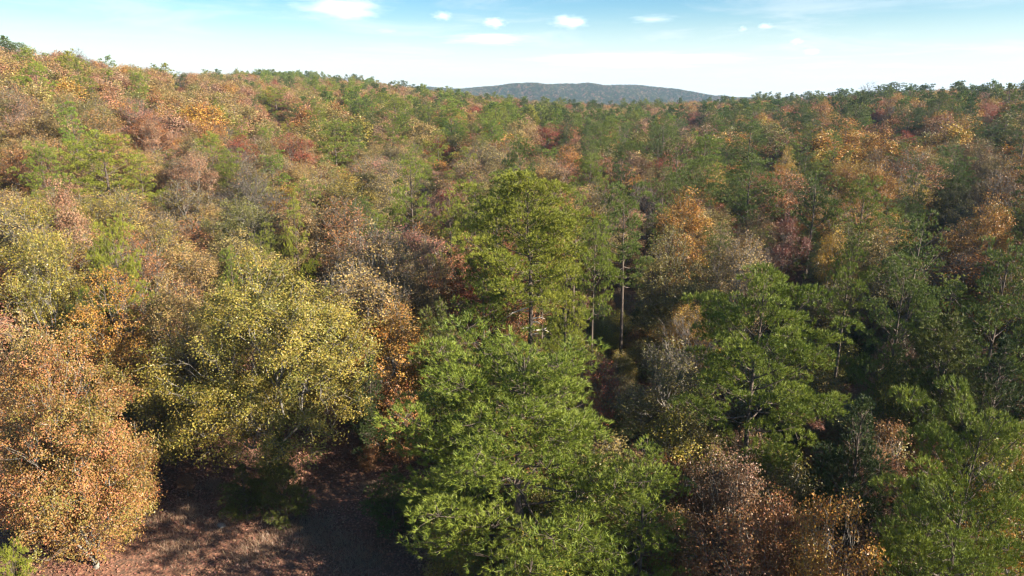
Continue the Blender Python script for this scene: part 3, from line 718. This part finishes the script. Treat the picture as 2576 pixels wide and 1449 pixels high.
for i, t in enumerate(solo):
    D, kind, x, y, z, h, w, col, px, py, _ = t
    vk = {'pine': rnd.choice(PINES), 'oak': rnd.choice(OAKS), 'maple': rnd.choice(OAKS), 'bare': rnd.choice(['bare0', 'bare1', 'bare2']), 'cedar': rnd.choice(['cedar0', 'cedar1', 'cedar2']), 'bush': rnd.choice(['bush0', 'bush1', 'bush2'])}[kind]
    if kind == 'oak' and rnd.random() < .3: vk = rnd.choice(['oaksparse0', 'oaksparse1', 'oaksparse2'])
    tree_object(kind, vk, x, y, h, w, col, labels[i], rnd.uniform(0, 6.28), jitter(), split=D < 140)
print('solo', len(solo), 'rest', len(rest))

# everything further off, and outside the picture: one woodland mass
src = bpy.data.collections.new('woodland_shapes')
FARKEYS = ['farbare0', 'faroak0', 'faroak1', 'faroak2', 'faroak3', 'farpine0', 'farpine1', 'farpine2', 'farpine3']
for i, k in enumerate(FARKEYS):
    o = bpy.data.objects.new('shape_%02d' % i, VAR[k].one()); src.objects.link(o)
def forest(name, label, rows):
    """rows: (x, y, z, variant index, sx, sz, rot, tint, tint2)"""
    me = bpy.data.meshes.new(name); n = len(rows)
    me.vertices.add(n); me.vertices.foreach_set('co', np.array([r[:3] for r in rows], np.float32).ravel())
    def A(nm, ty, key, arr):
        a = me.attributes.new(nm, ty, 'POINT'); a.data.foreach_set(key, np.ascontiguousarray(arr).ravel())
    A('shape', 'INT', 'value', np.array([r[3] for r in rows], np.int32))
    A('size', 'FLOAT_VECTOR', 'vector', np.array([(r[4], r[4], r[5]) for r in rows], np.float32))
    A('turn', 'FLOAT_VECTOR', 'vector', np.array([(0, 0, r[6]) for r in rows], np.float32))
    A('tint', 'FLOAT_COLOR', 'color', np.array([(*r[7], 1) for r in rows], np.float32))
    A('tint2', 'FLOAT_COLOR', 'color', np.array([(*r[8], 1) for r in rows], np.float32))
    o = bpy.data.objects.new(name, me); C.objects.link(o); o['kind'] = 'stuff'; o['label'] = label; o['category'] = 'woodland'
    g = bpy.data.node_groups.new(name, 'GeometryNodeTree')
    g.interface.new_socket('Geometry', in_out='INPUT', socket_type='NodeSocketGeometry'); g.interface.new_socket('Geometry', in_out='OUTPUT', socket_type='NodeSocketGeometry')
    N = g.nodes; L = g.links
    gi = N.new('NodeGroupInput'); go = N.new('NodeGroupOutput'); ip = N.new('GeometryNodeInstanceOnPoints'); ci = N.new('GeometryNodeCollectionInfo')
    ci.inputs['Collection'].default_value = src; ci.inputs['Separate Children'].default_value = True; ci.inputs['Reset Children'].default_value = True
    def na(nm, ty):
        a = N.new('GeometryNodeInputNamedAttribute'); a.data_type = ty; a.inputs['Name'].default_value = nm; return a.outputs['Attribute']
    L.new(gi.outputs[0], ip.inputs['Points']); L.new(ci.outputs[0], ip.inputs['Instance']); ip.inputs['Pick Instance'].default_value = True
    L.new(na('shape', 'INT'), ip.inputs['Instance Index']); L.new(na('size', 'FLOAT_VECTOR'), ip.inputs['Scale'])
    er = N.new('FunctionNodeEulerToRotation'); L.new(na('turn', 'FLOAT_VECTOR'), er.inputs[0]); L.new(er.outputs[0], ip.inputs['Rotation'])
    L.new(ip.outputs[0], go.inputs[0])
    md = o.modifiers.new('trees', 'NODES'); md.node_group = g
    return o
def row(kind, x, y, z, h, w, col):
    if kind == 'pine' or kind == 'cedar': i = 5 + rnd.randrange(4)
    elif kind == 'bare': i = 0
    else: i = 1 + rnd.randrange(4)
    v = VAR[FARKEYS[i]]; j = jitter(); c1, c2 = COL[col]
    return (x, y, z - .05, i, w / v.W, h / v.H, rnd.uniform(0, 6.28), tuple(a * b for a, b in zip(c1, j)), tuple(a * b for a, b in zip(c2, j)))
rows = [row(t[1], t[2], t[3], t[4], t[5], t[6], t[7]) for t in rest]
forest('woodland', 'mixed pine and autumn oak woodland covering the slopes up to the ridges', rows)
# woods on the far hill
rows = []
for _ in range(26000):
    a = math.radians(rnd.uniform(-9, 22)); D = math.sqrt(rnd.uniform(1250 ** 2, 2060 ** 2)); x, y = D * math.sin(a), D * math.cos(a)
    kind = 'pine' if rnd.random() < .68 else 'oak'
    col = pick([('cedardark', .5), ('pinedark', .5)]) if kind == 'pine' else pick([('olive', .4), ('russet', .25), ('brown', .25), ('tan', .1)])
    h = rnd.uniform(8.5, 12.5); rows.append(row(kind, x, y, float(ground_z(x, y)), h, h * rnd.uniform(.55, .75), col))
forest('hill_woods', 'dark blue-green woods covering the far hill', rows)

# trees standing above the skyline
def sky_tree(kind, px, py, D, h, wpx, vk, col, label):
    d = ray(px, py); k = D / math.hypot(d[0], d[1]); x, y = d[0] * k, d[1] * k; gz = float(ground_z(x, y)); h2 = max(h, CAMH + d[2] * k - gz)
    return tree_object(kind, vk, x, y, h2, wpx / F * D, col, label, 1.0, (1, 1, 1), True)
sky_tree('bare', 2195, 206, 335, 12, 50, 'bare0', 'greybrown', 'pale bare tree standing above the right ridge skyline')
sky_tree('bare', 190, 122, 235, 11, 60, 'bare2', 'greybrown', 'pale bare tree standing above the left skyline')
sky_tree('bare', 890, 185, 470, 11, 10, 'bare1', 'greybrown', 'slim grey snag sticking up from the middle of the left ridge')
sky_tree('pine', 2258, 206, 325, 12, 62, 'pine3', 'pinedark', 'tallest dark pine on the right skyline')
sky_tree('pine', 2505, 203, 320, 12, 40, 'pine2', 'pinedark', 'dark pine on the skyline above the bright red maple')
sky_tree('pine', 15, 98, 225, 12, 55, 'pine1', 'pinedark', 'dark pine on the skyline at the left edge')
sky_tree('pine', 45, 106, 228, 11, 60, 'pine3', 'pinedark', 'dark pine on the left skyline beside the edge one')
sky_tree('bare', 1080, 232, 360, 11, 48, 'bare0', 'greybrown', 'silvery leafless tree on the spur below the ridge end')

# ------------------------------------------------------------------ ground
def build_ground():
    rr = np.concatenate([[0.0], np.geomspace(2.0, 60, 70), np.geomspace(62, 3100, 130)]); na = 360
    aa = np.arange(na) * 2 * math.pi / na
    x = rr[:, None] * np.sin(aa); y = rr[:, None] * np.cos(aa); z = ground_z(x, y)
    V = np.stack([x, y, z], -1).reshape(-1, 3)
    i = np.arange(len(rr) - 1)[:, None] * na; j = np.arange(na)[None]; jn = (j + 1) % na
    Fq = np.stack([i + j, i + na + j, i + na + jn, i + jn], -1).reshape(-1, 4)
    Fq = Fq[na:]
    V0 = V.copy(); tri = np.stack([np.zeros(na, int), na + jn[0] * 1, na + j[0] * 1], -1)
    m, N, L = new_mat('leaf_litter'); p = N['Principled BSDF']; p.inputs['Roughness'].default_value = .95
    tc = N.new('ShaderNodeTexCoord')
    vo = N.new('ShaderNodeTexVoronoi'); vo.inputs['Scale'].default_value = 9; L.new(tc.outputs['Object'], vo.inputs['Vector'])
    nz = N.new('ShaderNodeTexNoise'); nz.inputs['Scale'].default_value = .45; nz.inputs['Detail'].default_value = 7; L.new(tc.outputs['Object'], nz.inputs['Vector'])
    sx = N.new('ShaderNodeSeparateColor'); L.new(vo.outputs['Color'], sx.inputs[0])
    rp = N.new('ShaderNodeValToRGB'); e = rp.color_ramp.elements; e[0].color = (.075, .040, .026, 1); e[1].color = (.29, .125, .075, 1); e.new(.5).color = (.15, .064, .038, 1)
    L.new(sx.outputs[0], rp.inputs[0])
    r2 = N.new('ShaderNodeValToRGB'); e = r2.color_ramp.elements; e[0].color = (.10, .065, .038, 1); e[1].color = (.17, .082, .05, 1); e[0].position = .38; e[1].position = .6
    L.new(nz.outputs['Fac'], r2.inputs[0])
    mx = N.new('ShaderNodeMix'); mx.data_type = 'RGBA'; mx.inputs['Factor'].default_value = .45
    L.new(rp.outputs[0], mx.inputs['A']); L.new(r2.outputs[0], mx.inputs['B']); L.new(mx.outputs['Result'], p.inputs['Base Color'])
    bp = N.new('ShaderNodeBump'); bp.inputs['Strength'].default_value = .8; bp.inputs['Distance'].default_value = .05; L.new(vo.outputs['Distance'], bp.inputs['Height']); L.new(bp.outputs[0], p.inputs['Normal'])
    me = make_mesh('ground', V, [(Fq, 0, True), (tri, 0, True)], [m])
    o = bpy.data.objects.new('ground', me); C.objects.link(o); o['kind'] = 'structure'; o['label'] = 'rolling forest floor covered in brown leaf litter'
    return o
build_ground()
# fallen leaves on the visible clearing
def fallen():
    g = np.random.default_rng(77); n = 60000
    x = g.uniform(-24, 2, n); y = g.uniform(20, 46, n)
    keep = g.random(n) < .35 + .65 * (np.sin(x * .9 + 2 * np.sin(y * .5)) * np.sin(y * .7 + x * .2) > -.2); x = x[keep]; y = y[keep]; n = len(x)
    pos = np.stack([x, y, ground_z(x, y) + .015 + g.random(n) ** 3 * .06], 1)
    V, Fq = leaf_quads(g, pos, .13, .7, 3.0)
    o = bpy.data.objects.new('fallen_leaves', make_mesh('fallen_leaves', V, [(Fq, 0, False)], [M_LEAF], dict(clump=g.random(n), leafr=g.random(n)))); C.objects.link(o)
    o['kind'] = 'stuff'; o['label'] = 'fallen brown and pinkish leaves strewn over the clearing'; o['category'] = 'fallen leaves'
    o['tint'] = [.20, .085, .05, 1]; o['tint2'] = [.42, .22, .145, 1]
fallen()
def dry_grass():
    g = np.random.default_rng(78)
    spots = [(715, 1330, 1.1), (800, 1322, .7), (790, 1362, .9), (480, 1330, .8), (560, 1345, .6), (900, 1400, 1.0), (640, 1390, 1.0), (860, 1360, .6), (620, 1300, .6), (450, 1400, .9), (380, 1360, .7), (540, 1260, .6), (930, 1230, .6)]
    P = []
    for px, py, r in spots:
        d = ray(px, py); k = -CAMH / d[2]; c = d * k; n = int(900 * r * r)
        P.append(np.stack([c[0] + g.normal(size=n) * r * .6, c[1] + g.normal(size=n) * r * .6, np.zeros(n)], 1))
    P = np.concatenate(P); P[:, 2] = ground_z(P[:, 0], P[:, 1])
    d = norm(g.normal(size=P.shape) * .45 + np.array((0, 0, 1.0)))
    V, Ft = blades(g, P, d, 2, .42, .02, .3)
    o = bpy.data.objects.new('dry_grass', make_mesh('dry_grass', V, [(Ft, 0, False)], [M_LEAF], dict(clump=g.random(len(Ft)), leafr=g.random(len(Ft))))); C.objects.link(o)
    o['kind'] = 'stuff'; o['label'] = 'tufts of dry tan grass on the clearing floor'; o['category'] = 'dry grass'
    o['tint'] = [.26, .17, .11, 1]; o['tint2'] = [.38, .26, .18, 1]
dry_grass()
# boulders and a stump at the clearing's left side
def boulder(px, py, w, hh, seed, label):
    d = ray(px, py); k = -CAMH / d[2]; c = d * k; dep = c[1] * cP + CAMH * sP; s = w / F * dep / 2
    import bmesh
    bm = bmesh.new(); bmesh.ops.create_icosphere(bm, subdivisions=4, radius=1.0)
    g = np.random.default_rng(seed); planes = norm(g.normal(size=(11, 3))); off = g.uniform(.55, .92, 11)
    for v in bm.verts:
        p = np.array(v.co); 
        for n_, o_ in zip(planes, off):
            e = p @ n_ - o_
            if e > 0: p = p - n_ * e * .92
        p = p * (1 + .03 * math.sin(p[0] * 9 + seed) * math.sin(p[1] * 8) * math.sin(p[2] * 10))
        v.co = (p[0] * s, p[1] * s, p[2] * s * hh)
    me = bpy.data.meshes.new('boulder'); bm.to_mesh(me); bm.free(); me.materials.append(M_ROCK)
    o = bpy.data.objects.new('boulder', me); C.objects.link(o); o.location = (c[0], c[1], float(ground_z(c[0], c[1])) + s * hh * .25)
    o['label'] = label; o['category'] = 'boulder'; o['group'] = 'boulders at the edge of the clearing'
M_ROCK = bark_material('grey_rock', (.16, .15, .13), (.36, .34, .30), 4)
boulder(228, 1345, 52, .8, 3, 'largest grey boulder under the peach orange oak')
boulder(200, 1305, 50, .45, 5, 'flat grey rock just behind the largest boulder')
boulder(203, 1392, 44, .4, 8, 'low grey rock half buried in leaves in front of the largest boulder')
boulder(560, 1342, 26, .5, 12, 'small grey stone out on the clearing floor')

# thin saplings on the clearing
for px, py, h, w, vk, lab in [(260, 1340, 2.0, .5, 'oaksparse0', 'thin sapling stem beside the largest boulder'), (480, 1290, 1.2, .9, 'oaksparse1', 'waist-high leafy sapling in the middle of the clearing'),
                              (760, 1290, 1.4, 1.2, 'bare0', 'twiggy dry sapling on the right half of the clearing'), (150, 1392, 1.6, .8, 'oaksparse2', 'small sapling at the left edge of the clearing below the boulders'),
                              (930, 1195, 1.7, 1.3, 'bush2', 'low russet sapling lit at the right edge of the clearing'), (420, 1180, 1.3, 1.0, 'bush1', 'low sapling at the back left of the clearing')]:
    d = ray(px, py); c = d * (-CAMH / d[2]); o = tree_object('oak', vk, c[0], c[1], h, w, 'russet', lab, px * .7); o.name = 'oak_sapling'; o['category'] = 'sapling'; o['group'] = 'saplings on the clearing'

# ------------------------------------------------------------------ clouds (beyond the haze)
def cloud_material(name, dens, seed):
    m, N, L = new_mat(name); N.clear(); out = N.new('ShaderNodeOutputMaterial')
    tc = N.new('ShaderNodeTexCoord')
    nz = N.new('ShaderNodeTexNoise'); nz.noise_dimensions = '4D'; nz.inputs['W'].default_value = seed; nz.inputs['Scale'].default_value = 2.3; nz.inputs['Detail'].default_value = 5; nz.inputs['Roughness'].default_value = .6
    L.new(tc.outputs['Object'], nz.inputs['Vector'])
    ln = N.new('ShaderNodeVectorMath'); ln.operation = 'LENGTH'; L.new(tc.outputs['Object'], ln.inputs[0])
    a = N.new('ShaderNodeMath'); a.operation = 'MULTIPLY_ADD'; L.new(ln.outputs['Value'], a.inputs[0]); a.inputs[1].default_value = -.60; a.inputs[2].default_value = .0
    s = N.new('ShaderNodeMath'); s.operation = 'ADD'; L.new(a.outputs[0], s.inputs[0]); L.new(nz.outputs['Fac'], s.inputs[1])
    r = N.new('ShaderNodeMapRange'); r.interpolation_type = 'SMOOTHSTEP'; r.inputs['From Min'].default_value = .03; r.inputs['From Max'].default_value = .72; r.inputs['To Max'].default_value = dens
    L.new(s.outputs[0], r.inputs['Value'])
    v = N.new('ShaderNodeVolumePrincipled'); v.inputs['Color'].default_value = (.98, .98, 1, 1); v.inputs['Anisotropy'].default_value = .2
    L.new(r.outputs[0], v.inputs['Density']); L.new(v.outputs[0], out.inputs['Volume'])
    return m
def cloud(px, py, wpx, hpx, dens, seed, label, D=5200):
    import bmesh
    d = ray(px, py); k = D / math.hypot(d[0], d[1]); bm = bmesh.new(); bmesh.ops.create_icosphere(bm, subdivisions=3, radius=1.0)
    me = bpy.data.meshes.new('cloud'); bm.to_mesh(me); bm.free(); me.materials.append(cloud_material('cloud_vapour', dens, seed))
    o = bpy.data.objects.new('cloud', me); C.objects.link(o); o.location = (d[0] * k, d[1] * k, CAMH + d[2] * k)
    o.scale = (wpx / F * D * .5, wpx / F * D * .4, hpx / F * D * .5); o.rotation_euler = (0, 0, -math.atan2(d[0], d[1]))
    o['label'] = label; o['category'] = 'cloud'; o['group'] = 'small white clouds in the sky'; o['kind'] = 'thing'
cloud(855, 22, 300, 75, .011, 1.0, 'largest white cloud with a blue-grey base, cut by the top edge')
cloud(1113, 40, 70, 34, .022, 2.3, 'small puffy cloud to the right of the largest cloud')
cloud(1243, 57, 90, 34, .022, 3.7, 'small oval cloud, second along from the largest cloud')
cloud(1432, 55, 125, 48, .022, 4.1, 'wedge-shaped white cloud above the far hill')
cloud(1925, 65, 48, 24, .022, 5.9, 'tiny bright cloud, upper one of the pair at the right')
cloud(1868, 73, 26, 22, .022, 6.2, 'tiniest round cloud beside the upper tiny bright one')
cloud(2003, 104, 42, 24, .022, 7.7, 'tiny soft cloud below the upper tiny bright one')
cloud(2040, 130, 55, 22, .022, 8.4, 'faint flat cloud, lowest of the small ones at the right')

cloud(1225, 98, 330, 36, .006, 9.3, 'long flat veil of white cloud below the small oval cloud')
cloud(1600, 150, 760, 44, .0035, 10.6, 'widest and faintest band of white cloud, low above the far hill')
cloud(1640, 48, 150, 30, .005, 11.4, 'thin streaky cloud to the right of the wedge-shaped cloud')
cloud(975, 78, 80, 20, .005, 12.9, 'faint scrap of cloud under the right end of the largest cloud')

# ------------------------------------------------------------------ haze
def haze():
    import bmesh
    m, N, L = new_mat('haze_air'); N.clear(); out = N.new('ShaderNodeOutputMaterial'); v = N.new('ShaderNodeVolumePrincipled')
    v.inputs['Color'].default_value = (.50, .74, 1.0, 1); v.inputs['Density'].default_value = .00014; v.inputs['Anisotropy'].default_value = .1
    L.new(v.outputs[0], out.inputs['Volume'])
    bm = bmesh.new(); bmesh.ops.create_cube(bm, size=1.0); me = bpy.data.meshes.new('haze'); bm.to_mesh(me); bm.free(); me.materials.append(m)
    o = bpy.data.objects.new('haze', me); C.objects.link(o); zb, zt = -60.0, 72.0
    o.location = (0, 0, (zb + zt) / 2); o.scale = (6300, 6300, zt - zb); o['kind'] = 'stuff'; o['label'] = 'thin pale blue haze over the valley'; o['category'] = 'haze'
haze()
